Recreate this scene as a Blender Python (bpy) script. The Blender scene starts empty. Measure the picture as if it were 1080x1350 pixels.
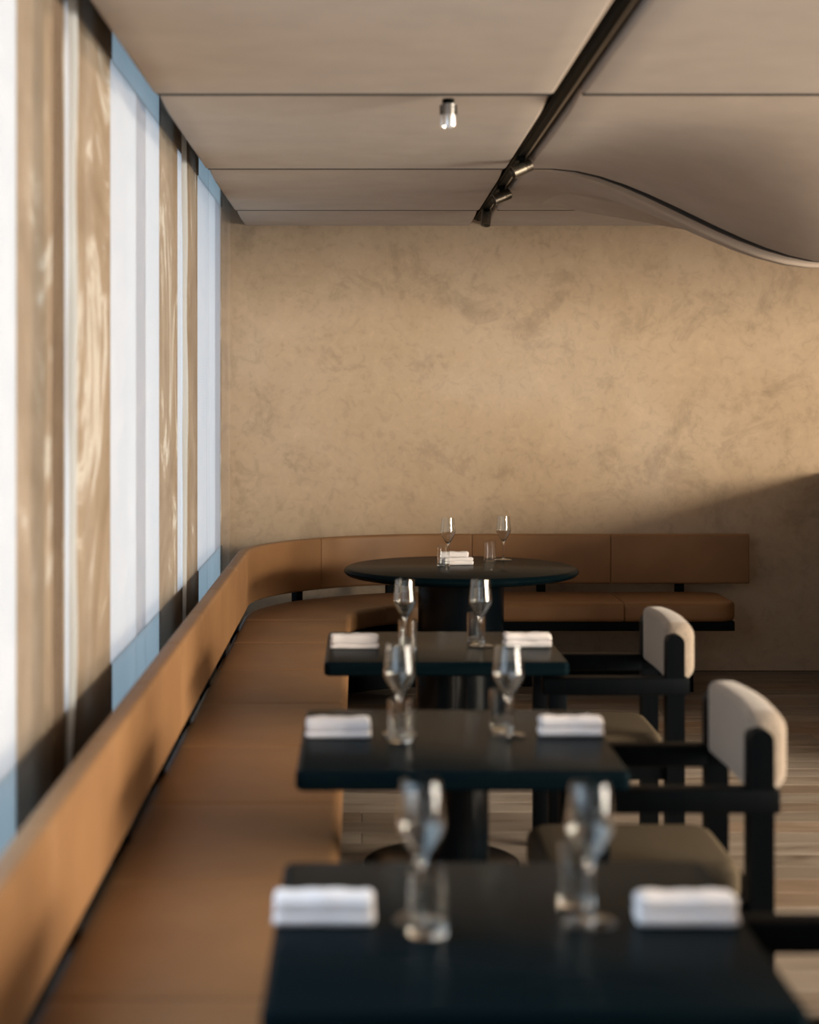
import bpy, bmesh, math, random
from mathutils import Vector, Matrix
random.seed(7)
PI = math.pi
scene = bpy.context.scene
COL = scene.collection

# ------------------------------------------------------------------ camera
cam_d = bpy.data.cameras.new('camera')
cam = bpy.data.objects.new('camera', cam_d); COL.objects.link(cam)
scene.camera = cam
CAM_H, FPX = 1.59, 2250.0
cam.location = (0, 0, CAM_H)
cam.rotation_euler = (PI / 2, 0, 0)
cam_d.sensor_fit = 'VERTICAL'; cam_d.sensor_height = 30.0
cam_d.lens = FPX / 1350 * 30.0                       # 50 mm
cam_d.shift_x = (540 - 477) / 1350                   # the frame is an off-centre crop
cam_d.shift_y = (520 - 675) / 1350
cam_d.dof.use_dof = True
cam_d.dof.focus_distance = 8.6
cam_d.dof.aperture_fstop = 1.6
cam_d.clip_start = 0.05

# ------------------------------------------------------------------ light
world = bpy.data.worlds.new('sky'); scene.world = world
world.use_nodes = True
bg = world.node_tree.nodes['Background']
bg.inputs[0].default_value = (0.70, 0.85, 1.0, 1)
bg.inputs[1].default_value = 1.0

def area(name, loc, rot, sx, sy, power, color, spread=180):
    l = bpy.data.lights.new(name, 'AREA'); l.shape = 'RECTANGLE'
    l.size, l.size_y, l.energy, l.color = sx, sy, power, color
    l.spread = math.radians(spread)
    o = bpy.data.objects.new(name, l); COL.objects.link(o)
    o.location, o.rotation_euler = loc, rot
    return o
# daylight in the two windows of the right-hand wall and an added fill behind the camera
RIGHT_WIN = [(0.6, 5.2)]
XR = 6.8
WZ0, WZ1 = 0.35, 2.42
for i, (a, b) in enumerate(RIGHT_WIN):
    # sky through the upper panes, the paler street through the lower ones
    area('daylight_right', (XR + 0.15, (a + b) / 2, 1.91), (0, PI / 2, 0), 1.02, b - a, 1020, (1.0, 0.84, 0.64))
    area('daylight_right_lower', (XR + 0.15, (a + b) / 2, 0.86), (0, PI / 2, 0), 1.02, b - a, 300, (1.0, 0.88, 0.74))
# cool daylight in the uncurtained left bay beside the camera
area('daylight_left', (-0.86, 2.25, 1.75), (0, -PI / 2, 0), 1.7, 2.4, 32, (0.70, 0.85, 1.0))
area('rear_fill', (2.6, -3.35, 1.6), (PI / 2, 0, 0), 2.2, 1.9, 6, (1.0, 0.84, 0.62))  # weak warm fill, added in an unseen rear opening

vs = scene.view_settings
vs.view_transform = 'Standard'; vs.look = 'None'; vs.exposure = 0.0; vs.gamma = 1.0
vs.use_curve_mapping = False
scene.cycles.use_denoising = True
scene.cycles.max_bounces = 14
scene.cycles.transmission_bounces = 12
scene.cycles.transparent_max_bounces = 16
scene.cycles.caustics_reflective = False
scene.cycles.caustics_refractive = False
scene.cycles.sample_clamp_indirect = 20.0

# ------------------------------------------------------------------ materials
def new_mat(name):
    m = bpy.data.materials.new(name); m.use_nodes = True
    nt = m.node_tree
    return m, nt, nt.nodes['Principled BSDF'], nt.nodes['Material Output']

def N(nt, kind, **kw):
    n = nt.nodes.new(kind)
    for k, v in kw.items(): setattr(n, k, v)
    return n

def coords(nt, scale=(1, 1, 1), kind='Object'):
    tc = N(nt, 'ShaderNodeTexCoord'); mp = N(nt, 'ShaderNodeMapping')
    mp.inputs['Scale'].default_value = scale
    nt.links.new(tc.outputs[kind], mp.inputs[0])
    return mp.outputs[0]

def noise(nt, vec, scale, detail=4, rough=0.55, dist=0):
    n = N(nt, 'ShaderNodeTexNoise')
    n.inputs['Scale'].default_value = scale; n.inputs['Detail'].default_value = detail
    n.inputs['Roughness'].default_value = rough; n.inputs['Distortion'].default_value = dist
    nt.links.new(vec, n.inputs['Vector'])
    return n.outputs['Fac']

def ramp(nt, fac, stops):
    r = N(nt, 'ShaderNodeValToRGB')
    els = r.color_ramp.elements
    while len(els) < len(stops): els.new(0.5)
    for e, (p, c) in zip(els, stops):
        e.position = p; e.color = (c[0], c[1], c[2], 1) if not isinstance(c, (int, float)) else (c, c, c, 1)
    nt.links.new(fac, r.inputs[0])
    return r.outputs[0]

def mix(nt, fac, a, b, mode='MIX'):
    n = N(nt, 'ShaderNodeMix', data_type='RGBA', blend_type=mode)
    for s, v in ((0, fac), (6, a), (7, b)):
        if isinstance(v, (int, float)): n.inputs[s].default_value = v
        elif isinstance(v, tuple): n.inputs[s].default_value = (*v, 1)
        else: nt.links.new(v, n.inputs[s])
    return n.outputs[2]

def bump(nt, bsdf, h, strength=0.2, dist=0.01):
    b = N(nt, 'ShaderNodeBump'); b.inputs['Strength'].default_value = strength
    b.inputs['Distance'].default_value = dist
    nt.links.new(h, b.inputs['Height']); nt.links.new(b.outputs[0], bsdf.inputs['Normal'])

def simple(name, color, rough=0.5, spec=0.5, metal=0.0, nscale=0, namt=0.1, bscale=0, bstr=0.1, bdist=0.002, sheen=0):
    m, nt, p, out = new_mat(name)
    p.inputs['Base Color'].default_value = (*color, 1)
    p.inputs['Roughness'].default_value = rough
    p.inputs['Specular IOR Level'].default_value = spec
    p.inputs['Metallic'].default_value = metal
    if sheen: p.inputs['Sheen Weight'].default_value = sheen
    v = coords(nt)
    if nscale:
        f = noise(nt, v, nscale, 5)
        lo = tuple(c * (1 - namt) for c in color); hi = tuple(min(1, c * (1 + namt)) for c in color)
        nt.links.new(ramp(nt, f, [(0.3, lo), (0.7, hi)]), p.inputs['Base Color'])
    if bscale: bump(nt, p, noise(nt, v, bscale, 3), bstr, bdist)
    return m

def mat_plaster():
    m, nt, p, out = new_mat('clay_plaster')
    v = coords(nt)
    a = noise(nt, v, 0.9, 5, 0.6, 0.3)
    b = noise(nt, v, 3.2, 9, 0.70, 0.5)
    c = noise(nt, v, 16.0, 5, 0.65, 0.8)
    base = ramp(nt, a, [(0.3, (0.45, 0.335, 0.22)), (0.55, (0.50, 0.385, 0.27)), (0.75, (0.54, 0.435, 0.33))])
    mot = ramp(nt, b, [(0.30, 0.66), (0.42, 0.86), (0.47, 0.97), (0.60, 1.02), (0.70, 1.12)])
    col = mix(nt, 0.8, base, mot, 'MULTIPLY')
    fine = ramp(nt, c, [(0.36, 0.86), (0.46, 0.98), (0.56, 1.0), (0.68, 1.08)])
    col = mix(nt, 0.75, col, fine, 'MULTIPLY')
    nt.links.new(col, p.inputs['Base Color'])
    p.inputs['Roughness'].default_value = 0.72
    p.inputs['Specular IOR Level'].default_value = 0.25
    bump(nt, p, b, 0.12, 0.01)
    return m

def mat_leather():
    m, nt, p, out = new_mat('tan_leather')
    v = coords(nt)
    a = noise(nt, v, 3.0, 3)
    nt.links.new(ramp(nt, a, [(0.3, (0.195, 0.102, 0.046)), (0.7, (0.245, 0.132, 0.060))]), p.inputs['Base Color'])
    p.inputs['Roughness'].default_value = 0.5
    p.inputs['Specular IOR Level'].default_value = 0.3
    vor = N(nt, 'ShaderNodeTexVoronoi'); vor.inputs['Scale'].default_value = 380
    nt.links.new(v, vor.inputs['Vector'])
    bump(nt, p, vor.outputs['Distance'], 0.12, 0.0008)
    return m

def mat_darkwood(name, a, b, rough, axis='X', spec=0.5):
    m, nt, p, out = new_mat(name)
    sc = (1.2, 26, 26) if axis == 'X' else (26, 26, 1.2)
    v = coords(nt, sc)
    g = noise(nt, v, 2.2, 6, 0.6, 0.4)
    nt.links.new(ramp(nt, g, [(0.35, a), (0.68, b)]), p.inputs['Base Color'])
    p.inputs['Roughness'].default_value = rough
    p.inputs['Specular IOR Level'].default_value = spec
    p.inputs['Specular Tint'].default_value = (0.62, 0.86, 1.0, 1)
    bump(nt, p, g, 0.08, 0.002)
    return m

def mat_floor():
    m, nt, p, out = new_mat('floor_boards')
    v = coords(nt, (1.4, 7, 7))
    oi = N(nt, 'ShaderNodeObjectInfo')
    off = N(nt, 'ShaderNodeVectorMath', operation='ADD')
    comb = N(nt, 'ShaderNodeCombineXYZ')
    mul = N(nt, 'ShaderNodeMath', operation='MULTIPLY'); mul.inputs[1].default_value = 40
    nt.links.new(oi.outputs['Random'], mul.inputs[0])
    nt.links.new(mul.outputs[0], comb.inputs[0]); nt.links.new(mul.outputs[0], comb.inputs[1])
    nt.links.new(v, off.inputs[0]); nt.links.new(comb.outputs[0], off.inputs[1])
    g = noise(nt, off.outputs[0], 1.5, 7, 0.62, 0.8)
    grain = ramp(nt, g, [(0.28, (0.10, 0.078, 0.06)), (0.42, (0.20, 0.172, 0.145)), (0.7, (0.29, 0.26, 0.225))])
    tone = ramp(nt, oi.outputs['Random'], [(0.0, (0.62, 0.57, 0.54)), (0.3, (1.0, 0.97, 0.95)), (0.55, (1.3, 1.3, 1.32)), (0.75, (1.1, 0.82, 0.58)), (1.0, (0.75, 0.72, 0.72))])
    nt.links.new(mix(nt, 0.8, grain, tone, 'MULTIPLY'), p.inputs['Base Color'])
    p.inputs['Roughness'].default_value = 0.42
    bump(nt, p, g, 0.15, 0.004)
    return m

def mat_translucent(name, color, weave=0, light_patches=None, diffuse=0.15):
    """A light-passing panel (frosted glass, woven screen): passes daylight from outside diffusely."""
    m, nt, p, out = new_mat(name)
    nt.nodes.remove(p)
    tr = N(nt, 'ShaderNodeBsdfTranslucent'); df = N(nt, 'ShaderNodeBsdfDiffuse')
    ms = N(nt, 'ShaderNodeMixShader'); ms.inputs[0].default_value = diffuse
    col = None
    if light_patches:
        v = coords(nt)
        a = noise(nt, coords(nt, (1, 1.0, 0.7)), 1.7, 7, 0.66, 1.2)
        col = ramp(nt, a, [(0.40, color), (0.56, light_patches[0]), (0.62, light_patches[1]), (0.66, light_patches[0]), (0.8, color)])  # wavy sunlight patches painted into the screen colour
    for s in (tr, df):
        s.inputs[0].default_value = (*color, 1)
        if col: nt.links.new(col, s.inputs[0])
    nt.links.new(tr.outputs[0], ms.inputs[1]); nt.links.new(df.outputs[0], ms.inputs[2])
    nt.links.new(ms.outputs[0], out.inputs[0])
    return m

def mat_sheer(name, color, open_=0.6):
    """Sheer curtain: fine crosswise threads with open weave between."""
    m, nt, p, out = new_mat(name)
    nt.nodes.remove(p)
    tp = N(nt, 'ShaderNodeBsdfTransparent')
    tr = N(nt, 'ShaderNodeBsdfTranslucent'); df = N(nt, 'ShaderNodeBsdfDiffuse')
    ms = N(nt, 'ShaderNodeMixShader'); ms.inputs[0].default_value = 0.5
    m2 = N(nt, 'ShaderNodeMixShader')
    v = coords(nt, (1, 1, 1))
    w = N(nt, 'ShaderNodeTexWave', wave_type='BANDS', bands_direction='Z')
    w.inputs['Scale'].default_value = 46; w.inputs['Distortion'].default_value = 1.2; w.inputs['Detail'].default_value = 1
    nt.links.new(v, w.inputs['Vector'])
    crk = noise(nt, v, 5.5, 5, 0.6, 1.6)
    f = ramp(nt, w.outputs['Fac'], [(0.0, open_ - 0.05), (1.0, open_ + 0.05)])
    c = ramp(nt, crk, [(0.4, color), (0.62, tuple(min(1, x * 1.3) for x in color))])
    for s in (tr, df): nt.links.new(c, s.inputs[0])
    nt.links.new(tr.outputs[0], ms.inputs[1]); nt.links.new(df.outputs[0], ms.inputs[2])
    nt.links.new(f, m2.inputs[0])
    nt.links.new(ms.outputs[0], m2.inputs[1]); nt.links.new(tp.outputs[0], m2.inputs[2])
    nt.links.new(m2.outputs[0], out.inputs[0])
    return m

def mat_glass():
    m, nt, p, out = new_mat('clear_glass')
    nt.nodes.remove(p)
    g = N(nt, 'ShaderNodeBsdfGlass'); g.inputs['IOR'].default_value = 1.5
    g.inputs['Roughness'].default_value = 0.0
    g.inputs[0].default_value = (0.98, 0.99, 0.99, 1)
    nt.links.new(g.outputs[0], out.inputs[0])
    return m

M = {
    'plaster': mat_plaster(),
    'leather': mat_leather(),
    'table': mat_darkwood('dark_stained_wood', (0.0012, 0.0055, 0.0085), (0.004, 0.0085, 0.011), 0.22, spec=0.006),
    'black': mat_darkwood('blackened_wood', (0.0015, 0.002, 0.003), (0.003, 0.0035, 0.004), 0.5, 'Z', 0.06),
    'lacquer': simple('black_lacquer', (0.002, 0.004, 0.006), 0.22, 0.15),
    'floor': mat_floor(),
    'floorbase': simple('floor_joint', (0.03, 0.022, 0.016), 0.9),
    'ceiling': simple('ceiling_fabric', (0.375, 0.312, 0.26), 0.9, 0.1, nscale=5, namt=0.06, bscale=900, bstr=0.12, bdist=0.001, sheen=0.1),
    'slab': simple('ceiling_slab', (0.02, 0.02, 0.02), 0.9),
    'fabric': simple('oat_bouclé', (0.25, 0.208, 0.168), 0.9, 0.15, nscale=90, namt=0.12, bscale=420, bstr=0.3, bdist=0.002, sheen=0.25),
    'seatfabric': simple('olive_brown_weave', (0.078, 0.061, 0.040), 0.9, 0.15, nscale=90, namt=0.12, bscale=420, bstr=0.3, bdist=0.002),
    'napkin': simple('white_linen', (0.82, 0.80, 0.82), 0.85, 0.2, bscale=700, bstr=0.2, bdist=0.0006, sheen=0.2),
    'metal': simple('black_metal', (0.0025, 0.0035, 0.0035), 0.5, 0.02),
    'bronze': simple('dark_bronze', (0.20, 0.175, 0.14), 0.35, 0.5, 0.8),
    'nickel': simple('satin_nickel', (0.80, 0.80, 0.80), 0.28, 0.5, 1.0),
    'frame': simple('dark_frame', (0.012, 0.016, 0.02), 0.5),
    'paint': simple('wall_paint', (0.10, 0.075, 0.05), 0.8, 0.2, nscale=3, namt=0.06),
    'frost': mat_translucent('frosted_glass', (0.93, 0.95, 0.97)),
    'frost_grey': mat_translucent('grey_mullion_glass', (0.70, 0.72, 0.76)),
    'frost_blue': mat_translucent('pale_blue_glass', (0.74, 0.82, 0.85)),
    'screen': mat_translucent('tan_linen_screen', (0.50, 0.375, 0.26), light_patches=((0.64, 0.51, 0.385), (1.0, 0.92, 0.80))),
    'sheer': mat_sheer('bronze_sheer', (0.62, 0.52, 0.42), 0.76),
    'hem': mat_translucent('white_hem', (0.88, 0.94, 1.0), diffuse=0.25),
    'hemdark': mat_translucent('doubled_hem', (0.075, 0.043, 0.024), diffuse=0.5),
    'glass': mat_glass(),
}

# ------------------------------------------------------------------ helpers
def link(name, me, mat=None, parent=None, smooth=False):
    o = bpy.data.objects.new(name, me); COL.objects.link(o)
    if mat is not None and not me.materials: me.materials.append(M[mat])
    if parent is not None: o.parent = parent
    if smooth:
        me.polygons.foreach_set('use_smooth', [True] * len(me.polygons))
    return o

def pydata(name, vs_, fs, mat, parent=None, smooth=False, auto=None):
    me = bpy.data.meshes.new(name); me.from_pydata(vs_, [], fs); me.update()
    bm = bmesh.new(); bm.from_mesh(me)
    bmesh.ops.recalc_face_normals(bm, faces=bm.faces); bm.to_mesh(me); bm.free()
    o = link(name, me, mat, parent, smooth)
    if auto: me.set_sharp_from_angle(angle=math.radians(auto))
    return o

def box_mesh(name, x0, x1, y0, y1, z0, z1, bev=0.0, seg=2, edges=None):
    bm = bmesh.new()
    bmesh.ops.create_cube(bm, size=1)
    for v in bm.verts:
        v.co = Vector(((x0 + x1) / 2 + v.co.x * (x1 - x0), (y0 + y1) / 2 + v.co.y * (y1 - y0), (z0 + z1) / 2 + v.co.z * (z1 - z0)))
    if bev:
        es = [e for e in bm.edges if edges is None or edges(e)]
        bmesh.ops.bevel(bm, geom=es, offset=bev, segments=seg, profile=0.5, affect='EDGES')
    me = bpy.data.meshes.new(name); bm.to_mesh(me); bm.free()
    return me

def box(name, x0, x1, y0, y1, z0, z1, mat, parent=None, bev=0.0, seg=2, smooth=None, edges=None):
    me = box_mesh(name, x0, x1, y0, y1, z0, z1, bev, seg, edges)
    o = link(name, me, mat, parent, smooth=bool(bev) if smooth is None else smooth)
    if bev: me.set_sharp_from_angle(angle=math.radians(40))
    return o

def lathe(name, prof, mat, parent=None, n=40, auto=35, closed=False):
    vs_, fs = [], []
    for r, z in prof:
        for k in range(n):
            a = 2 * PI * k / n
            vs_.append((r * math.cos(a), r * math.sin(a), z))
    m = len(prof)
    for i in range(m - 1 if not closed else m):
        j = (i + 1) % m
        for k in range(n):
            k2 = (k + 1) % n
            fs.append((i * n + k, i * n + k2, j * n + k2, j * n + k))
    if not closed:
        if prof[0][0] > 1e-6: fs.append(tuple(range(n))[::-1])
        if prof[-1][0] > 1e-6: fs.append(tuple((m - 1) * n + k for k in range(n)))
    me = bpy.data.meshes.new(name); me.from_pydata(vs_, [], fs); me.update()
    bm = bmesh.new(); bm.from_mesh(me)
    bmesh.ops.remove_doubles(bm, verts=bm.verts, dist=1e-6)
    bmesh.ops.recalc_face_normals(bm, faces=bm.faces)
    bm.to_mesh(me); bm.free()
    o = link(name, me, mat, parent, smooth=True)
    me.set_sharp_from_angle(angle=math.radians(auto))
    return o

def tag(o, label, cat, group=None, kind=None):
    o['label'] = label
    if cat: o['category'] = cat
    if group: o['group'] = group
    if kind: o['kind'] = kind
    return o

def struct(o):
    o['kind'] = 'structure'; return o

def thing(name, loc, label, cat, group=None, rz=0):
    o = bpy.data.objects.new(name, None); COL.objects.link(o)
    o.empty_display_size = 0.1
    o.location = loc; o.rotation_euler = (0, 0, rz)
    return tag(o, label, cat, group)

def dup(root, loc, label, rz=0):
    r = root.copy(); COL.objects.link(r); r.location = loc; r.rotation_euler = (0, 0, rz); r['label'] = label
    for ch in list(root.children):
        c = ch.copy(); COL.objects.link(c); c.parent = r
        for g in ch.children:
            d = g.copy(); COL.objects.link(d); d.parent = c
    return r

# ------------------------------------------------------------------ the room
XL, YB, YF = -0.80, 9.80, -3.2
CEIL = 2.555
# floor: boards laid crosswise on a base
floor = struct(box('floor', -1.0, XR + 0.2, YF - 0.2, YB + 0.2, -0.12, -0.006, 'floorbase'))
BW = 0.15
y = -0.4; row = 0
plank_cache = {}
while y < YB - 0.002:
    y1 = min(y + BW, YB)
    x = -0.8 - (0.0, 0.9, 0.45, 1.3)[row % 4]
    while x < XR:
        Lp = (1.9, 1.7, 2.1)[(row * 2 + int(x * 3)) % 3]
        a, b = max(x, -0.8), min(x + Lp, XR)
        if b - a > 0.05:
            key = (round(b - a, 3), round(y1 - y, 3))
            if key not in plank_cache:
                plank_cache[key] = box_mesh('plank', 0.0015, key[0] - 0.0015, 0.0015, key[1] - 0.0015, -0.006, 0.0, 0.0012, 1)
                plank_cache[key].materials.append(M['floor'])
            o = bpy.data.objects.new('plank', plank_cache[key]); COL.objects.link(o)
            o.location = (a, y, random.uniform(-0.0008, 0.0)); o.parent = floor
        x += Lp
    y = y1; row += 1

struct(box('wall_back', -1.0, XR + 0.2, YB, YB + 0.2, 0.004, 3.0, 'plaster'))
wf = struct(box('wall_front', -1.0, 1.4, YF - 0.2, YF, 0.0, 3.0, 'paint'))
box('pier', 3.8, XR + 0.2, YF - 0.2, YF, 0.0, 3.0, 'paint', wf)
box('sill_wall', 1.4, 3.8, YF - 0.2, YF, 0.0, 0.55, 'paint', wf)
box('header', 1.4, 3.8, YF - 0.2, YF, 2.6, 3.0, 'paint', wf)
wr = struct(box('wall_right', XR, XR + 0.2, RIGHT_WIN[0][1] + 0.1, YB, 0.0, 3.0, 'paint'))
box('pier', XR, XR + 0.2, YF, RIGHT_WIN[0][0] - 0.1, 0, 3, 'paint', wr)
for a, b in RIGHT_WIN:
    box('sill_wall', XR, XR + 0.2, a - 0.1, b + 0.1, 0, WZ0 - 0.05, 'paint', wr)
    box('header', XR, XR + 0.2, a - 0.1, b + 0.1, WZ1 + 0.05, 3, 'paint', wr)

struct(box('shade_blocker', 2.68, 2.80, 6.9, YB, 0.0, 1.15, 'paint'))  # unseen half-wall, added to shade the lower right wall and bench end
# left wall: full-height glazing, frosted bays and linen-screened bays
wl = struct(box('wall_left', XL - 0.22, XL, YF, -0.36, 0.0, 3.0, 'frame'))
box('upstand', XL - 0.22, XL, -0.36, YB, 0.0, 0.35, 'frame', wl)
box('header', XL - 0.22, XL, -0.36, YB, 2.86, 3.0, 'frame', wl)
ZS, ZH = 0.725, 2.664
frost_bays = [(-0.36, 0.96, None), (3.50, 3.98, None), (5.47, 6.79, (6.10, 6.36)), (8.37, 9.73, (9.38, 9.73))]
screen_bays = [(3.98, 5.47), (6.79, 8.37), (9.73, 9.80)]
wn = 1
for a, b, g in frost_bays:
    w = bpy.data.objects.new('window_%d' % wn, None); COL.objects.link(w); struct(w); wn += 1
    spans = [(a, b, 'frost')]
    if g:
        spans = [(a, g[0], 'frost'), (g[0], g[1], 'frost_grey')] + ([(g[1], b, 'frost')] if b - g[1] > 0.01 else [])
    for p, q, mt in spans:
        box('pane', XL - 0.012, XL - 0.006, p, q, ZS, ZH, mt, w)
        box('lower_pane', XL - 0.012, XL - 0.006, p, q, 0.35, ZS, 'frost_blue', w)
        box('transom_pane', XL - 0.012, XL - 0.006, p, q, ZH, 2.86, 'frost_blue', w)
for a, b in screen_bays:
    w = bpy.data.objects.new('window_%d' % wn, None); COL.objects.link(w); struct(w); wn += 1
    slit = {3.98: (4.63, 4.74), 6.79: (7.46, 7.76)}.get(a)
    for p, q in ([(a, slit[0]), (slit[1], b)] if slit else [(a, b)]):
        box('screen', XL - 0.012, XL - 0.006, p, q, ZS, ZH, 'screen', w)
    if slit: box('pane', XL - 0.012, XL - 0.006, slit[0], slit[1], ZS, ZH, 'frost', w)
    box('lower_panel', XL - 0.03, XL, a, b, 0.35, ZS, 'frame', w)
    box('head_panel', XL - 0.03, XL, a, b, ZH, 2.86, 'frame', w)

w = struct(bpy.data.objects.new('window_%d' % wn, None)); COL.objects.link(w)     # the open bay: frame only
box('lower_panel', XL - 0.03, XL, 0.96, 3.50, 0.35, 0.86, 'frame', w)
box('head_panel', XL - 0.03, XL, 0.96, 3.50, ZH, 2.86, 'frame', w)
box('mullion', XL - 0.05, XL, 0.96, 1.02, 0.86, ZH, 'frame', w)
box('mullion', XL - 0.05, XL, 3.46, 3.50, 0.86, ZH, 'frame', w)
# ceiling: slab with padded fabric panels below it
ceil = struct(box('ceiling', -1.0, XR + 0.2, YF - 0.2, YB + 0.2, 2.86, 3.0, 'slab'))

def panel(name, x0, x1, y0, y1, zfun, parent, r=0.014, th=0.07, corner=0.05, nx=40, ny=26):
    """Padded panel: the face follows zfun(x, y), rolls up at the edges with rounded corners."""
    def params(a, b, n):
        e = [a + r * (1 - math.cos(t * PI / 2 / 5)) for t in range(6)]
        m = [a + r + (b - a - 2 * r) * i / n for i in range(1, n)]
        f = [b - (q - a) for q in reversed(e)]
        return e + m + f
    xs, ys = params(x0, x1, nx), params(y0, y1, ny)
    vs_, fs = [], []
    W = len(xs)
    for yy in ys:
        for xx in xs:
            dx = max(0, r - min(xx - x0, x1 - xx)); dy = max(0, r - min(yy - y0, y1 - yy))
            d = min(r, math.hypot(dx, dy))
            X, Y = xx, yy
            if math.hypot(dx, dy) > r:     # pull the corner in so it reads round in plan
                k = r / math.hypot(dx, dy)
                cx = x0 + r if xx - x0 < r else x1 - r; cy = y0 + r if yy - y0 < r else y1 - r
                X, Y = cx + (xx - cx) * k, cy + (yy - cy) * k
            lift = r - math.sqrt(max(0, r * r - d * d))
            vs_.append((X, Y, zfun(X, Y) + lift))
    H = len(ys)
    for j in range(H - 1):
        for i in range(W - 1):
            fs.append((j * W + i, j * W + i + 1, (j + 1) * W + i + 1, (j + 1) * W + i))
    n = len(vs_)
    ring = [i for i in range(W)] + [j * W + W - 1 for j in range(1, H)] + [(H - 1) * W + i for i in range(W - 2, -1, -1)] + [j * W for j in range(H - 2, 0, -1)]
    for k in ring:
        v = vs_[k]; vs_.append((v[0], v[1], zfun(v[0], v[1]) + th))
    R = len(ring)
    for k in range(R):
        fs.append((ring[k], ring[(k + 1) % R], n + (k + 1) % R, n + k))
    fs.append(tuple(n + k for k in range(R)))
    return pydata(name, vs_, fs, 'ceiling', parent, smooth=True, auto=50)

def LIFT(y, y0): return 0.030 * max(0, 1 - (y - y0) / 0.45) ** 2
seams = [YF + 0.02, 0.05, 1.87, 3.69, 5.51, 7.33, 8.97, YB - 0.004]
def sst(t): t = max(0, min(1, t)); return t * t * (3 - 2 * t)
for k in range(len(seams) - 1):
    y0, y1 = seams[k] + 0.024, seams[k + 1] - 0.024
    def flat(x, y, y0=y0, y1=y1):
        return CEIL + LIFT(y, y0)
    panel('ceiling_panel', -0.67, 0.620, y0, y1, flat, ceil, nx=16, ny=20)
    if seams[k + 1] == 7.33:
        def wave(x, y, y0=y0, y1=y1):
            t = (y - y0) / (y1 - y0)
            return CEIL - 0.405 * sst((x - 0.80) / 1.25) * sst(t) ** 1.0 + LIFT(y, y0)
    elif seams[k] == 7.33:
        def wave(x, y, y0=y0, y1=y1):
            t = (y - y0) / (y1 - y0)
            return CEIL - (0.42 * sst((x - 0.72) / 1.25)) * (1 - sst(t * 1.25))
    else:
        wave = flat
    panel('ceiling_panel', 0.705, XR - 0.01, y0, y1, wave, ceil, nx=60, ny=24)
# black strips added in the panel joints to draw their shadow lines
for k in range(1, len(seams) - 1):
    ys_ = seams[k]
    box('seam_shade_strip', -0.66, 0.61, ys_ - 0.023, ys_ + 0.023, CEIL + 0.003, CEIL + 0.07, 'slab', ceil)
    if ys_ != 7.33:
        box('seam_shade_strip', 0.715, XR - 0.02, ys_ - 0.023, ys_ + 0.023, CEIL + 0.003, CEIL + 0.07, 'slab', ceil)
    else:
        vs_, fs = [], []
        for i in range(61):
            x = 0.715 + (XR - 0.735) * i / 60
            t = sst((x - 0.80) / 1.25)
            zb = CEIL - 0.405 * t + 0.003 - 0.014 * math.sin(PI * t)
            for (yy, zz) in ((ys_ - 0.014, zb), (ys_ + 0.017, zb), (ys_ + 0.017, zb + 0.08), (ys_ - 0.014, zb + 0.08)): vs_.append((x, yy, zz))
        for i in range(60):
            for q in range(4): fs.append((i * 4 + q, i * 4 + (q + 1) % 4, i * 4 + 4 + (q + 1) % 4, i * 4 + 4 + q))
        pydata('seam_shade_strip', vs_, fs, 'slab', ceil)
box('channel_liner', 0.622, 0.703, YF, YB - 0.004, CEIL + 0.045, CEIL + 0.06, 'metal', ceil)
box('curtain_recess', -0.79, -0.675, -0.3, YB - 0.004, 2.80, 2.81, 'frame', ceil)

# ------------------------------------------------------------------ curtains
def curtain(y0, y1, label, ph, top=2.79):
    def fx(yy, z): return -0.752 + 0.004 * math.sin(yy * 9 + ph) + 0.003 * math.sin(yy * 31 + z * 1.5 + ph)
    def ye(z): return 0.012 * math.sin(z * 5.3 + ph) + 0.007 * math.sin(z * 12 + 2 * ph)
    ny, nz = 90, 30
    vs_, fs = [], []
    for j in range(nz + 1):
        z = 0.44 + (top - 0.44) * j / nz
        for i in range(ny + 1):
            yy = y0 + (y1 - y0) * i / ny
            yy += ye(z) * (1 - i / ny)
            vs_.append((fx(yy, z), yy, z))
    for j in range(nz):
        for i in range(ny):
            a = j * (ny + 1) + i
            fs.append((a, a + 1, a + ny + 2, a + ny + 1))
    c = pydata('sheer_curtain', vs_, fs, 'sheer', None, True)
    tag(c, label, 'curtain', 'sheer curtains along the window wall')
    # hem at the near edge: a folded strip that turns into the room
    vs_, fs = [], []
    for j in range(nz * 2 + 1):
        z = 0.44 + (top - 0.44) * j / (nz * 2)
        b = Vector((fx(y0, z), y0 + ye(z)))
        wv = 0.020 + 0.003 * math.sin(z * 7.1 + ph)
        wv *= 1 - 0.72 * max(0, (1.0 - z) / 0.56) if z < 1.0 else 1
        for (px, py) in ((b.x, b.y), (b.x + wv * 0.55, b.y + 0.004), (b.x + wv, b.y + 0.012), (b.x + wv, b.y + 0.016), (b.x, b.y + 0.006)):
            vs_.append((px, py, z))
    for j in range(nz * 2):
        for i in range(4):
            a = j * 5 + i
            fs.append((a, a + 1, a + 6, a + 5))
    pydata('hem', vs_, fs, 'hem', c, True)
    return c
c2 = curtain(3.25, 4.345, 'nearest sheer tan curtain panel, cut by the left edge of the picture', 1.1)
c3 = curtain(4.365, 7.12, 'middle sheer tan curtain panel between the two white hems', 2.0)
c4 = curtain(7.17, 9.78, 'farthest sheer tan curtain panel, next to the plaster wall', 3.4)
def far_hem(y0, y1, par):
    vs_, fs = [], []
    for j in range(31):
        z = 0.44 + 2.35 * j / 30
        vs_ += [(-0.757, y0 + 0.01 * math.sin(z * 3), z), (-0.757, y1 + 0.012 * math.sin(z * 4 + 1), z)]
    for j in range(30): fs.append((2 * j, 2 * j + 1, 2 * j + 3, 2 * j + 2))
    pydata('doubled_edge', vs_, fs, 'hemdark', par, True)
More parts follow.
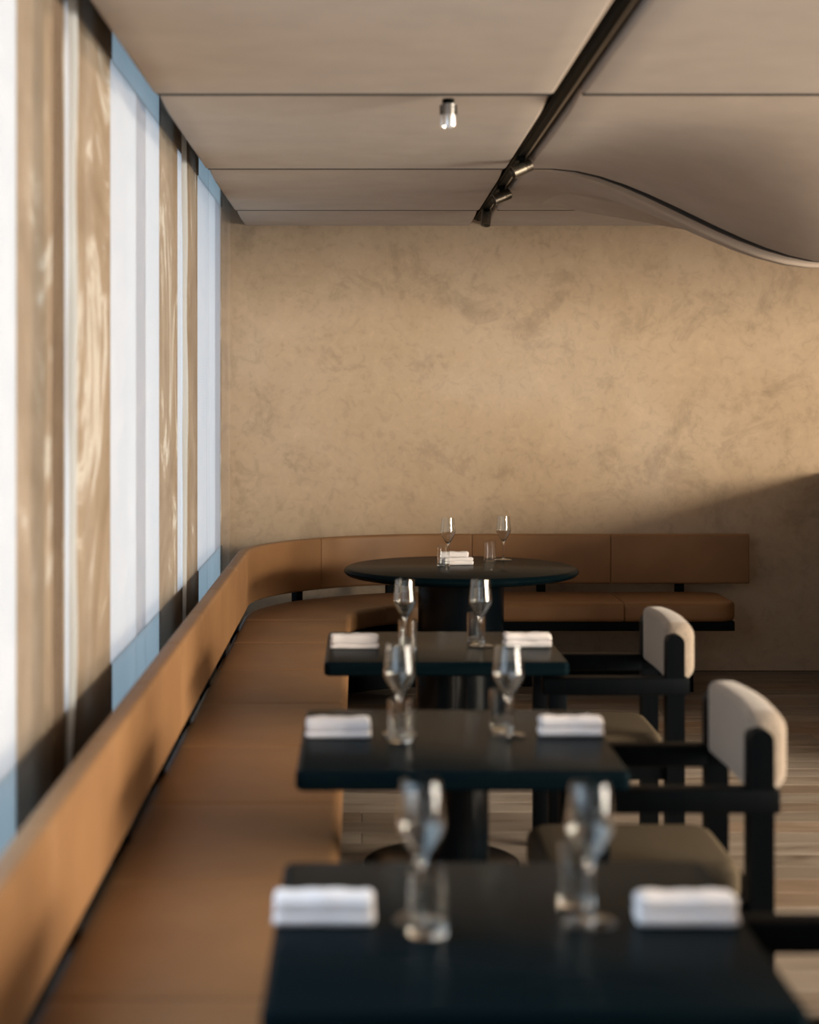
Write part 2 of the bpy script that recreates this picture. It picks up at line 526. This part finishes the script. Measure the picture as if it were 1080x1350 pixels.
far_hem(4.17, 4.338, c2)

# ------------------------------------------------------------------ banquette
CX, CY, RO = 0.48, 8.48, 1.10
RM = 1.07; SA = CY; SB = SA + RM * PI / 2
def path(s, u):
    if s <= SA: return (-0.62 + u, s)
    if s <= SB:
        th = (s - SA) / RM
        return (CX - (RO - u) * math.cos(th), CY + (RO - u) * math.sin(th))
    return (CX + s - SB, CY + RO - u)

def rrect(u0, u1, z0, z1, r, n=5):
    r = max(0.0008, min(r, (u1 - u0) / 2 - 1e-4, (z1 - z0) / 2 - 1e-4))
    pts = []
    for cx, cz, a0 in ((u1 - r, z1 - r, 0), (u0 + r, z1 - r, PI / 2), (u0 + r, z0 + r, PI), (u1 - r, z0 + r, 1.5 * PI)):
        for k in range(n + 1):
            a = a0 + PI / 2 * k / n
            pts.append((cx + r * math.cos(a), cz + r * math.sin(a)))
    return pts

def sweep(name, s0, s1, u0, u1, z0, z1, r, mat, parent, re0=0.012, re1=0.012, step=0.06, crown=0.0, plan0=None, plan1=None):
    def prof(t, re):      # inset at distance t from the end
        return 0 if t >= re else re - math.sqrt(max(0, re * re - (re - t) ** 2))
    p0, p1 = plan0 or re0, plan1 or re1
    ss = set()
    for re in {re0, p0}:
        for k in range(7): ss.add(round(s0 + re * (1 - math.cos(PI / 2 * k / 6)), 5))
    for re in {re1, p1}:
        for k in range(7): ss.add(round(s1 - re * (1 - math.cos(PI / 2 * k / 6)), 5))
    n = max(2, int((s1 - s0) / step))
    for k in range(1, n): ss.add(round(s0 + (s1 - s0) * k / n, 5))
    ss = sorted(ss)
    vs_, fs = [], []
    for s in ss:
        dz = max(prof(s - s0, re0), prof(s1 - s, re1))
        du = max(prof(s - s0, p0), prof(s1 - s, p1))
        cs = math.sin(PI * max(0, min(1, (s - s0) / (s1 - s0)))) ** 0.6 if crown else 0
        for (u, z) in rrect(u0 + du, u1 - du, z0 + dz, z1 - dz, r - min(dz, r * 0.9)):
            zz = z
            if crown and z > (z0 + z1) / 2: zz += crown * cs * math.sin(PI * max(0, min(1, (u - u0) / (u1 - u0)))) ** 0.6
            x, yy = path(s, u)
            vs_.append((x, yy, zz))
    K = 24
    for i in range(len(ss) - 1):
        for k in range(K):
            k2 = (k + 1) % K
            fs.append((i * K + k, i * K + k2, (i + 1) * K + k2, (i + 1) * K + k))
    fs.append(tuple(range(K))); fs.append(tuple((len(ss) - 1) * K + k for k in range(K)))
    return pydata(name, vs_, fs, mat, parent, smooth=True, auto=60)

bench = thing('banquette', (0, 0, 0), 'long tan leather banquette curving round the corner under the windows and along the back wall', 'banquette')
cuts = [0.88 + 0.745 * k for k in range(10)] + [8.345, 9.376, 10.296, 11.071, 11.846]
cuts = [c for c in cuts if not (7.6 < c < 8.3)]
for a, b in zip(cuts[:-1], cuts[1:]):
    last = b > 11.8
    sweep('seat_cushion', a, b - (0.17 if last else 0), 0.03, 0.565, 0.385, 0.487, 0.028, 'leather', bench,
          re0=0.010, re1=0.012 if not last else 0.03, crown=0.006, plan1=0.13 if last else None)
    sweep('back_cushion', a, b, 0.0, 0.058, 0.532, 0.81, 0.015, 'leather', bench, re0=0.007, re1=0.007)
sweep('seat_platform', 0.9, 11.66, 0.06, 0.53, 0.335, 0.386, 0.004, 'black', bench, 0.004, 0.004)
sweep('plinth', 0.92, 11.43, 0.06, 0.30, 0.001, 0.145, 0.004, 'black', bench, 0.004, 0.004)
def at_s(name, s, u0, u1, hs, z0, z1, mat):
    vs_ = []
    for z in (z0, z1):
        for (ds, u) in ((-hs, u0), (hs, u0), (hs, u1), (-hs, u1)):
            x, yy = path(s + ds, u); vs_.append((x, yy, z))
    return pydata(name, vs_, [(0, 1, 2, 3), (4, 5, 6, 7), (0, 1, 5, 4), (1, 2, 6, 5), (2, 3, 7, 6), (3, 0, 4, 7)], mat, bench)
for s in (1.3, 2.8, 4.3, 5.8, 7.3, 8.5, 10.4, 11.42):
    at_s('leg', s, 0.40, 0.465, 0.033, 0.0, 0.34, 'black')
for a, b in zip(cuts[:-1], cuts[1:]):
    s = (a + b) / 2
    if abs(s - 8.86) < 0.1: s = 9.22
    at_s('back_bracket', s, 0.008, 0.045, 0.024, 0.36, 0.60, 'black')

# ------------------------------------------------------------------ tables
TZ = 0.74
def two_top(label, x0, x1, y0, y1):
    cx, cy = (x0 + x1) / 2, (y0 + y1) / 2
    t = thing('dining_table', (cx, cy, 0), label, 'table', 'square two-seat tables along the banquette')
    hx, hy = (x1 - x0) / 2, (y1 - y0) / 2
    bm = bmesh.new(); bmesh.ops.create_cube(bm, size=1)
    for v in bm.verts: v.co = Vector((v.co.x * 2 * hx, v.co.y * 2 * hy, TZ - 0.0225 + v.co.z * 0.045))
    bmesh.ops.bevel(bm, geom=[e for e in bm.edges if abs(e.verts[0].co.z - e.verts[1].co.z) > 0.01], offset=0.022, segments=5, profile=0.5, affect='EDGES')
    bmesh.ops.bevel(bm, geom=[e for e in bm.edges if abs(e.verts[0].co.z - e.verts[1].co.z) < 1e-4 and len(e.link_faces) == 2 and any(abs(f.normal.z) < 0.5 for f in e.link_faces) and any(abs(f.normal.z) > 0.5 for f in e.link_faces)], offset=0.012, segments=4, profile=0.5, affect='EDGES')
    me = bpy.data.meshes.new('table_top'); bm.to_mesh(me); bm.free()
    link('table_top', me, 'table', t, True); me.set_sharp_from_angle(angle=math.radians(40))
    box('top_plate', -0.2, 0.2, -0.2, 0.2, TZ - 0.06, TZ - 0.045, 'metal', t)
    lathe('column', [(0.086, 0.018), (0.086, TZ - 0.06)], 'lacquer', t, 48)
    lathe('base_disc', [(0.262, 0.0), (0.262, 0.012), (0.25, 0.018), (0.0, 0.02)], 'lacquer', t, 56)
    return t
T1 = (-0.141, 0.62, 2.345, 3.11)
T2 = (-0.150, 0.608, 3.84, 4.61)
T3 = (-0.120, 0.660, 5.41, 6.12)
two_top('dark square dining table nearest the camera, cut by the bottom edge', *T1)
two_top('dark square dining table in the middle of the row of three', *T2)
two_top('farthest dark square dining table, just in front of the round table', *T3)

rt = thing('round_table', (0.49, 8.42, 0), 'large dark round table in the curve of the banquette', 'table')
lathe('table_top', [(0.0, TZ - 0.042), (0.545, TZ - 0.042), (0.565, TZ - 0.036), (0.578, TZ - 0.022), (0.578, TZ - 0.016), (0.570, TZ - 0.005), (0.558, TZ), (0.0, TZ)], 'table', rt, 96)
lathe('pedestal', [(0.212, 0.02), (0.212, TZ - 0.042)], 'lacquer', rt, 64)
lathe('base_disc', [(0.30, 0.0), (0.30, 0.012), (0.29, 0.02), (0.0, 0.02)], 'lacquer', rt, 64)

# ------------------------------------------------------------------ chairs
def make_chair(loc, label):
    c = thing('dining_armchair', loc, label, 'chair', 'black-framed armchairs facing the banquette')
    P = 0.058
    for s in (-1, 1):
        y0, y1 = (s * 0.275, s * 0.217) if s < 0 else (0.217, 0.275)
        y0, y1 = min(y0, y1), max(y0, y1)
        box('front_leg', 0.0, P, y0, y1, 0, 0.625, 'black', c, 0.004, 2)
        # rear post with an arched head
        vs_, fs = [], []
        prof = [(0.380, 0.0), (0.438, 0.0)] + [(0.409 + 0.029 * math.cos(a), 0.786 + 0.029 * math.sin(a)) for a in [PI * k / 12 for k in range(13)]]
        n = len(prof)
        for yy in (y0, y1):
            for (x, z) in prof: vs_.append((x, yy, z))
        fs = [tuple(range(n)), tuple(range(n, 2 * n))] + [(k, (k + 1) % n, n + (k + 1) % n, n + k) for k in range(n)]
        pydata('rear_post', vs_, fs, 'black', c, True, auto=30)
        box('arm_rail', -0.02, 0.452, y0 - 0.004 * (s < 0), y1 + 0.004 * (s > 0), 0.620, 0.676, 'black', c, 0.006, 2)
        box('side_rail', 0.05, 0.385, y0 + 0.012, y1 - 0.012, 0.345, 0.405, 'black', c, 0.003, 1)
    box('front_rail', 0.01, 0.05, -0.22, 0.22, 0.345, 0.405, 'black', c, 0.003, 1)
    box('rear_rail', 0.388, 0.428, -0.22, 0.22, 0.345, 0.405, 'black', c, 0.003, 1)
    bm = bmesh.new(); bmesh.ops.create_cube(bm, size=1)
    for v in bm.verts: v.co = Vector((0.145 + v.co.x * 0.48, v.co.y * 0.432, 0.442 + v.co.z * 0.076))
    bmesh.ops.bevel(bm, geom=[e for e in bm.edges if abs(e.verts[0].co.z - e.verts[1].co.z) > 0.01], offset=0.07, segments=6, profile=0.5, affect='EDGES')
    es = [e for e in bm.edges if abs(e.verts[0].co.z - e.verts[1].co.z) < 1e-4 and e.verts[0].co.z > 0.47 and any(abs(f.normal.z) < 0.5 for f in e.link_faces)]
    bmesh.ops.bevel(bm, geom=es, offset=0.032, segments=5, profile=0.5, affect='EDGES')
    me = bpy.data.meshes.new('seat'); bm.to_mesh(me); bm.free()
    link('seat', me, 'seatfabric', c, True); me.set_sharp_from_angle(angle=math.radians(45))
    # upholstered back: flat front face, full rounded back
    vs_, fs = [], []
    ns = 20
    for i in range(ns + 1):
        t = i / ns; yy = -0.236 + 0.472 * t
        e = min(t, 1 - t) * 0.472
        d = 0 if e > 0.02 else 0.02 - math.sqrt(max(0, 0.0004 - (0.02 - e) ** 2))
        bow = 0.012 * math.sin(PI * t)
        x0, x1, z0, z1 = 0.383 + d * 0.6 + bow * 0.6, 0.478 - d + bow, 0.655 + d, 0.845 - d + 0.006 * math.sin(PI * t)
        pts = []
        for (cx, cz, a0, r) in ((x1 - 0.042, z1 - 0.042, 0, 0.042), (x0 + 0.022, z1 - 0.022, PI / 2, 0.022), (x0 + 0.02, z0 + 0.02, PI, 0.02), (x1 - 0.05, z0 + 0.05, 1.5 * PI, 0.05)):
            for k in range(6):
                a = a0 + PI / 2 * k / 5
                pts.append((cx + r * math.cos(a), yy, cz + r * math.sin(a)))
        vs_ += pts
    for i in range(ns):
        for k in range(24):
            fs.append((i * 24 + k, i * 24 + (k + 1) % 24, (i + 1) * 24 + (k + 1) % 24, (i + 1) * 24 + k))
    fs.append(tuple(range(24))); fs.append(tuple(ns * 24 + k for k in range(24)))
    pydata('backrest', vs_, fs, 'fabric', c, True, auto=60)
    return c
ch = make_chair((0.604, 5.775, 0), 'beige upholstered armchair farthest from the camera, in front of the bench end')
dup(ch, (0.517, 4.220, 0), 'beige upholstered armchair at the middle square table, its whole backrest showing')
dup(ch, (0.555, 2.735, 0), 'black armchair at the nearest table, only an arm showing at the right edge')

# ------------------------------------------------------------------ glassware and napkins
def smooth_prof(p, n=3):
    """Catmull-Rom through the profile points."""
    q = [p[0]] + p + [p[-1]]; out = []
    for i in range(1, len(q) - 2):
        a, b, c, d = q[i - 1], q[i], q[i + 1], q[i + 2]
        for k in range(n):
            t = k / n
            out.append(tuple(max(0.0, 0.5 * (2 * b[j] + (c[j] - a[j]) * t + (2 * a[j] - 5 * b[j] + 4 * c[j] - d[j]) * t * t + (3 * b[j] - a[j] - 3 * c[j] + d[j]) * t ** 3)) for j in (0, 1)))
    return out + [p[-1]]
def make_wine(loc, label):
    outer = [(0.0, 0.0), (0.040, 0.0), (0.0415, 0.0012), (0.040, 0.0024), (0.022, 0.0042), (0.008, 0.0075), (0.0042, 0.014), (0.0034, 0.030), (0.0034, 0.075), (0.0044, 0.086),
             (0.0075, 0.094), (0.016, 0.107), (0.0275, 0.125), (0.0350, 0.139), (0.0380, 0.149), (0.0384, 0.156), (0.0368, 0.172), (0.0340, 0.198), (0.0308, 0.2245)]
    inner = [(0.0300, 0.2245), (0.0332, 0.198), (0.0360, 0.172), (0.0375, 0.156), (0.0371, 0.1495), (0.0341, 0.140), (0.0266, 0.1264), (0.015, 0.109), (0.0060, 0.0980), (0.0, 0.0955)]
    g = lathe('wine_glass', smooth_prof(outer) + smooth_prof(inner), 'glass', None, 64, auto=30)
    g.location = loc
    return tag(g, label, 'wine glass', 'stemmed wine glasses on the tables')
def make_tumbler(loc, label):
    outer = [(0.0, 0.0), (0.0285, 0.0), (0.0305, 0.0015), (0.0308, 0.004), (0.0308, 0.101)]
    inner = [(0.0302, 0.1016), (0.0296, 0.101), (0.0296, 0.012), (0.0280, 0.0095), (0.0, 0.009)]
    g = lathe('water_tumbler', outer + inner, 'glass', None, 64, auto=20)
    g.location = loc
    return tag(g, label, 'tumbler', 'straight water tumblers on the tables')
def copy_one(src, loc, label, rz=0):
    o = src.copy(); COL.objects.link(o); o.location = loc; o.rotation_euler = (0, 0, rz); o['label'] = label
    return o
TT = TZ + 0.0003
wines = [((0.096, 2.76), 'wine glass at the bench side of the nearest table'),
         ((0.367, 2.745), 'wine glass at the chair side of the nearest table'),
         ((0.094, 4.263), 'wine glass at the bench side of the middle square table'),
         ((0.365, 4.250), 'wine glass at the chair side of the middle square table'),
         ((0.146, 5.755), 'wine glass at the bench side of the farthest square table'),
         ((0.402, 5.765), 'wine glass at the chair side of the farthest square table'),
         ((0.437, 8.645), 'wine glass behind the rolled napkins on the round table'),
         ((0.729, 8.77), 'wine glass standing alone with a tumbler on the round table')]
tumbs = [((0.104, 2.685), 'water tumbler in front of the bench-side wine glass, nearest table'),
         ((0.358, 2.84), 'water tumbler behind the chair-side wine glass, nearest table'),
         ((0.0955, 4.185), 'water tumbler in front of the bench-side wine glass, middle square table'),
         ((0.355, 4.335), 'water tumbler behind the chair-side wine glass, middle square table'),
         ((0.153, 5.665), 'water tumbler in front of the bench-side wine glass, farthest square table'),
         ((0.392, 5.845), 'water tumbler behind the chair-side wine glass, farthest square table'),
         ((0.404, 8.44), 'water tumbler in front of the rolled napkins on the round table'),
         ((0.656, 8.73), 'water tumbler left of the lone wine glass on the round table')]
w0 = t0 = None
for (xy, lb) in wines:
    w0 = make_wine((*xy, TT), lb) if w0 is None else w0
    if w0['label'] != lb: copy_one(w0, (*xy, TT), lb)
for (xy, lb) in tumbs:
    t0 = make_tumbler((*xy, TT), lb) if t0 is None else t0
    if t0['label'] != lb: copy_one(t0, (*xy, TT), lb)

def fold_layer(name, L, D, z0, z1, r, parent, seed, yoff=0.0):
    """One folded layer of a napkin, long in x, with a softly uneven surface."""
    rnd = random.Random(seed)
    ph = [rnd.uniform(0, 6) for _ in range(6)]
    vs_, fs = [], []
    nx = 24
    for i in range(nx + 1):
        t = i / nx; x = -L / 2 + L * t
        e = min(t, 1 - t) * L
        d = 0 if e > 0.006 else 0.006 - math.sqrt(max(0, 3.6e-5 - (0.006 - e) ** 2))
        d *= 0.7
        for (yy, z) in rrect(-D / 2 + d, D / 2 - d, z0 + d * 0.5, z1 - d, r, 5):
            wob = 0.0010 * math.sin(x * 60 + ph[0]) + 0.0008 * math.sin(x * 130 + ph[1] + yy * 80)
            zz = z + (wob if z > (z0 + z1) / 2 else 0)
            vs_.append((x + 0.0012 * math.sin(z * 200 + ph[2]), yy + yoff + 0.0008 * math.sin(x * 70 + ph[3]), zz))
    for i in range(nx):
        for k in range(24):
            fs.append((i * 24 + k, i * 24 + (k + 1) % 24, (i + 1) * 24 + (k + 1) % 24, (i + 1) * 24 + k))
    fs.append(tuple(range(24))); fs.append(tuple(nx * 24 + k for k in range(24)))
    return pydata(name, vs_, fs, 'napkin', parent, True, auto=60)

def napkin(loc, label, L=0.162, D=0.060, H=0.046, rz=0, seed=1, split=0.45):
    n = thing('folded_napkin', loc, label, 'napkin', 'rolled white linen napkins', rz)
    zs = H * split
    fold_layer('lower_fold', L, D, 0.0, zs + 0.001, 0.009, n, seed)
    fold_layer('upper_fold', L * 0.985, D * 0.96, zs, H, 0.011, n, seed + 50, 0.001)
    return n
napkin((-0.061, 2.755, TT), 'folded white napkin at the bench side of the nearest table', seed=1, split=0.36)
napkin((0.522, 2.750, TT), 'folded white napkin at the chair side of the nearest table', seed=2)
napkin((-0.058, 4.245, TT), 'folded white napkin at the bench side of the middle square table', seed=3, split=0.3)
napkin((0.522, 4.262, TT), 'folded white napkin at the chair side of the middle square table', seed=4)
napkin((-0.024, 5.725, TT), 'folded white napkin at the bench side of the farthest square table', seed=5, split=0.3)
napkin((0.558, 5.752, TT), 'folded white napkin at the chair side of the farthest square table', seed=6)
napkin((0.482, 8.515, TT), 'rolled white napkin lying in front, touching the other on the round table', L=0.15, D=0.042, H=0.038, rz=0.12, seed=7, split=0.5)
napkin((0.462, 8.565, TT), 'rolled white napkin lying behind the other on the round table', L=0.15, D=0.044, H=0.062, rz=-0.03, seed=8, split=0.5)

# ------------------------------------------------------------------ ceiling fixtures
tr = thing('lighting_track', (0.6625, 0, CEIL), 'black lighting track running along the ceiling channel towards the back wall', 'lighting track')
box('rail', -0.022, 0.022, -0.4, YB - 0.25, 0.006, 0.040, 'metal', tr, 0.003, 1)
box('conductor_slot', 0.006, 0.013, -0.38, YB - 0.27, 0.0035, 0.007, 'bronze', tr)
box('edge_strip', -0.034, -0.023, -0.4, YB - 0.25, 0.012, 0.042, 'metal', tr)

def spot(y, aim, label, ribbed=True):
    s = thing('track_spotlight', (0.655, y, CEIL + 0.012), label, 'spotlight', 'small black track spotlights')
    box('adapter', -0.016, 0.016, -0.05, 0.05, -0.018, 0.008, 'metal', s, 0.003, 1)
    st = lathe('swivel_stem', [(0.008, -0.040), (0.008, -0.016)], 'metal', s, 16)
    prof = [(0.0, 0.048), (0.022, 0.048), (0.026, 0.044)]
    z = 0.044
    for k in range(4):
        prof += [(0.026, z - 0.003), (0.0225, z - 0.0035), (0.0225, z - 0.006), (0.026, z - 0.0065)]; z -= 0.0068
    prof += [(0.0265, z), (0.0265, -0.040), (0.0245, -0.041), (0.0225, -0.030), (0.0, -0.028)]
    b = lathe('lamp_body', prof, 'bronze' if ribbed else 'metal', s, 32, auto=30)
    b.location = (0, 0, -0.050)
    d = Vector(aim).normalized()
    b.rotation_euler = (-d).to_track_quat('Z', 'Y').to_euler()
    return s
spot(7.02, (-0.9, -0.25, -0.42), 'black ribbed track spotlight nearest the camera of the three')
spot(8.02, (-0.9, -0.25, -0.40), 'middle black track spotlight of the three')
spot(8.98, (-0.10, -0.35, -0.9), 'last black track spotlight, pointing down beside the back wall')

dl = thing('ceiling_downlight', (0.284, 5.60, CEIL), 'small satin nickel cylinder fixed to the ceiling left of the track', 'ceiling fixture')
lathe('mount', [(0.020, -0.014), (0.020, 0.004)], 'metal', dl, 24)
prof = [(0.0, -0.014), (0.025, -0.014)]
lathe('upper_sleeve', [(0.0, -0.050), (0.0262, -0.050), (0.0262, -0.014), (0.0, -0.012)], 'nickel', dl, 40)
lathe('lower_sleeve', [(0.0, -0.080), (0.020, -0.080), (0.021, -0.086), (0.0270, -0.086), (0.0275, -0.084), (0.0275, -0.051), (0.0, -0.050)], 'nickel', dl, 40)
for k in range(12):
    a = PI + (k + 0.5) * PI / 12
    o = box('rib', -0.0012, 0.0012, -0.0012, 0.0012, -0.048, -0.016, 'metal', dl)
    o.location = (0.0266 * math.cos(a), 0.0266 * math.sin(a), 0)
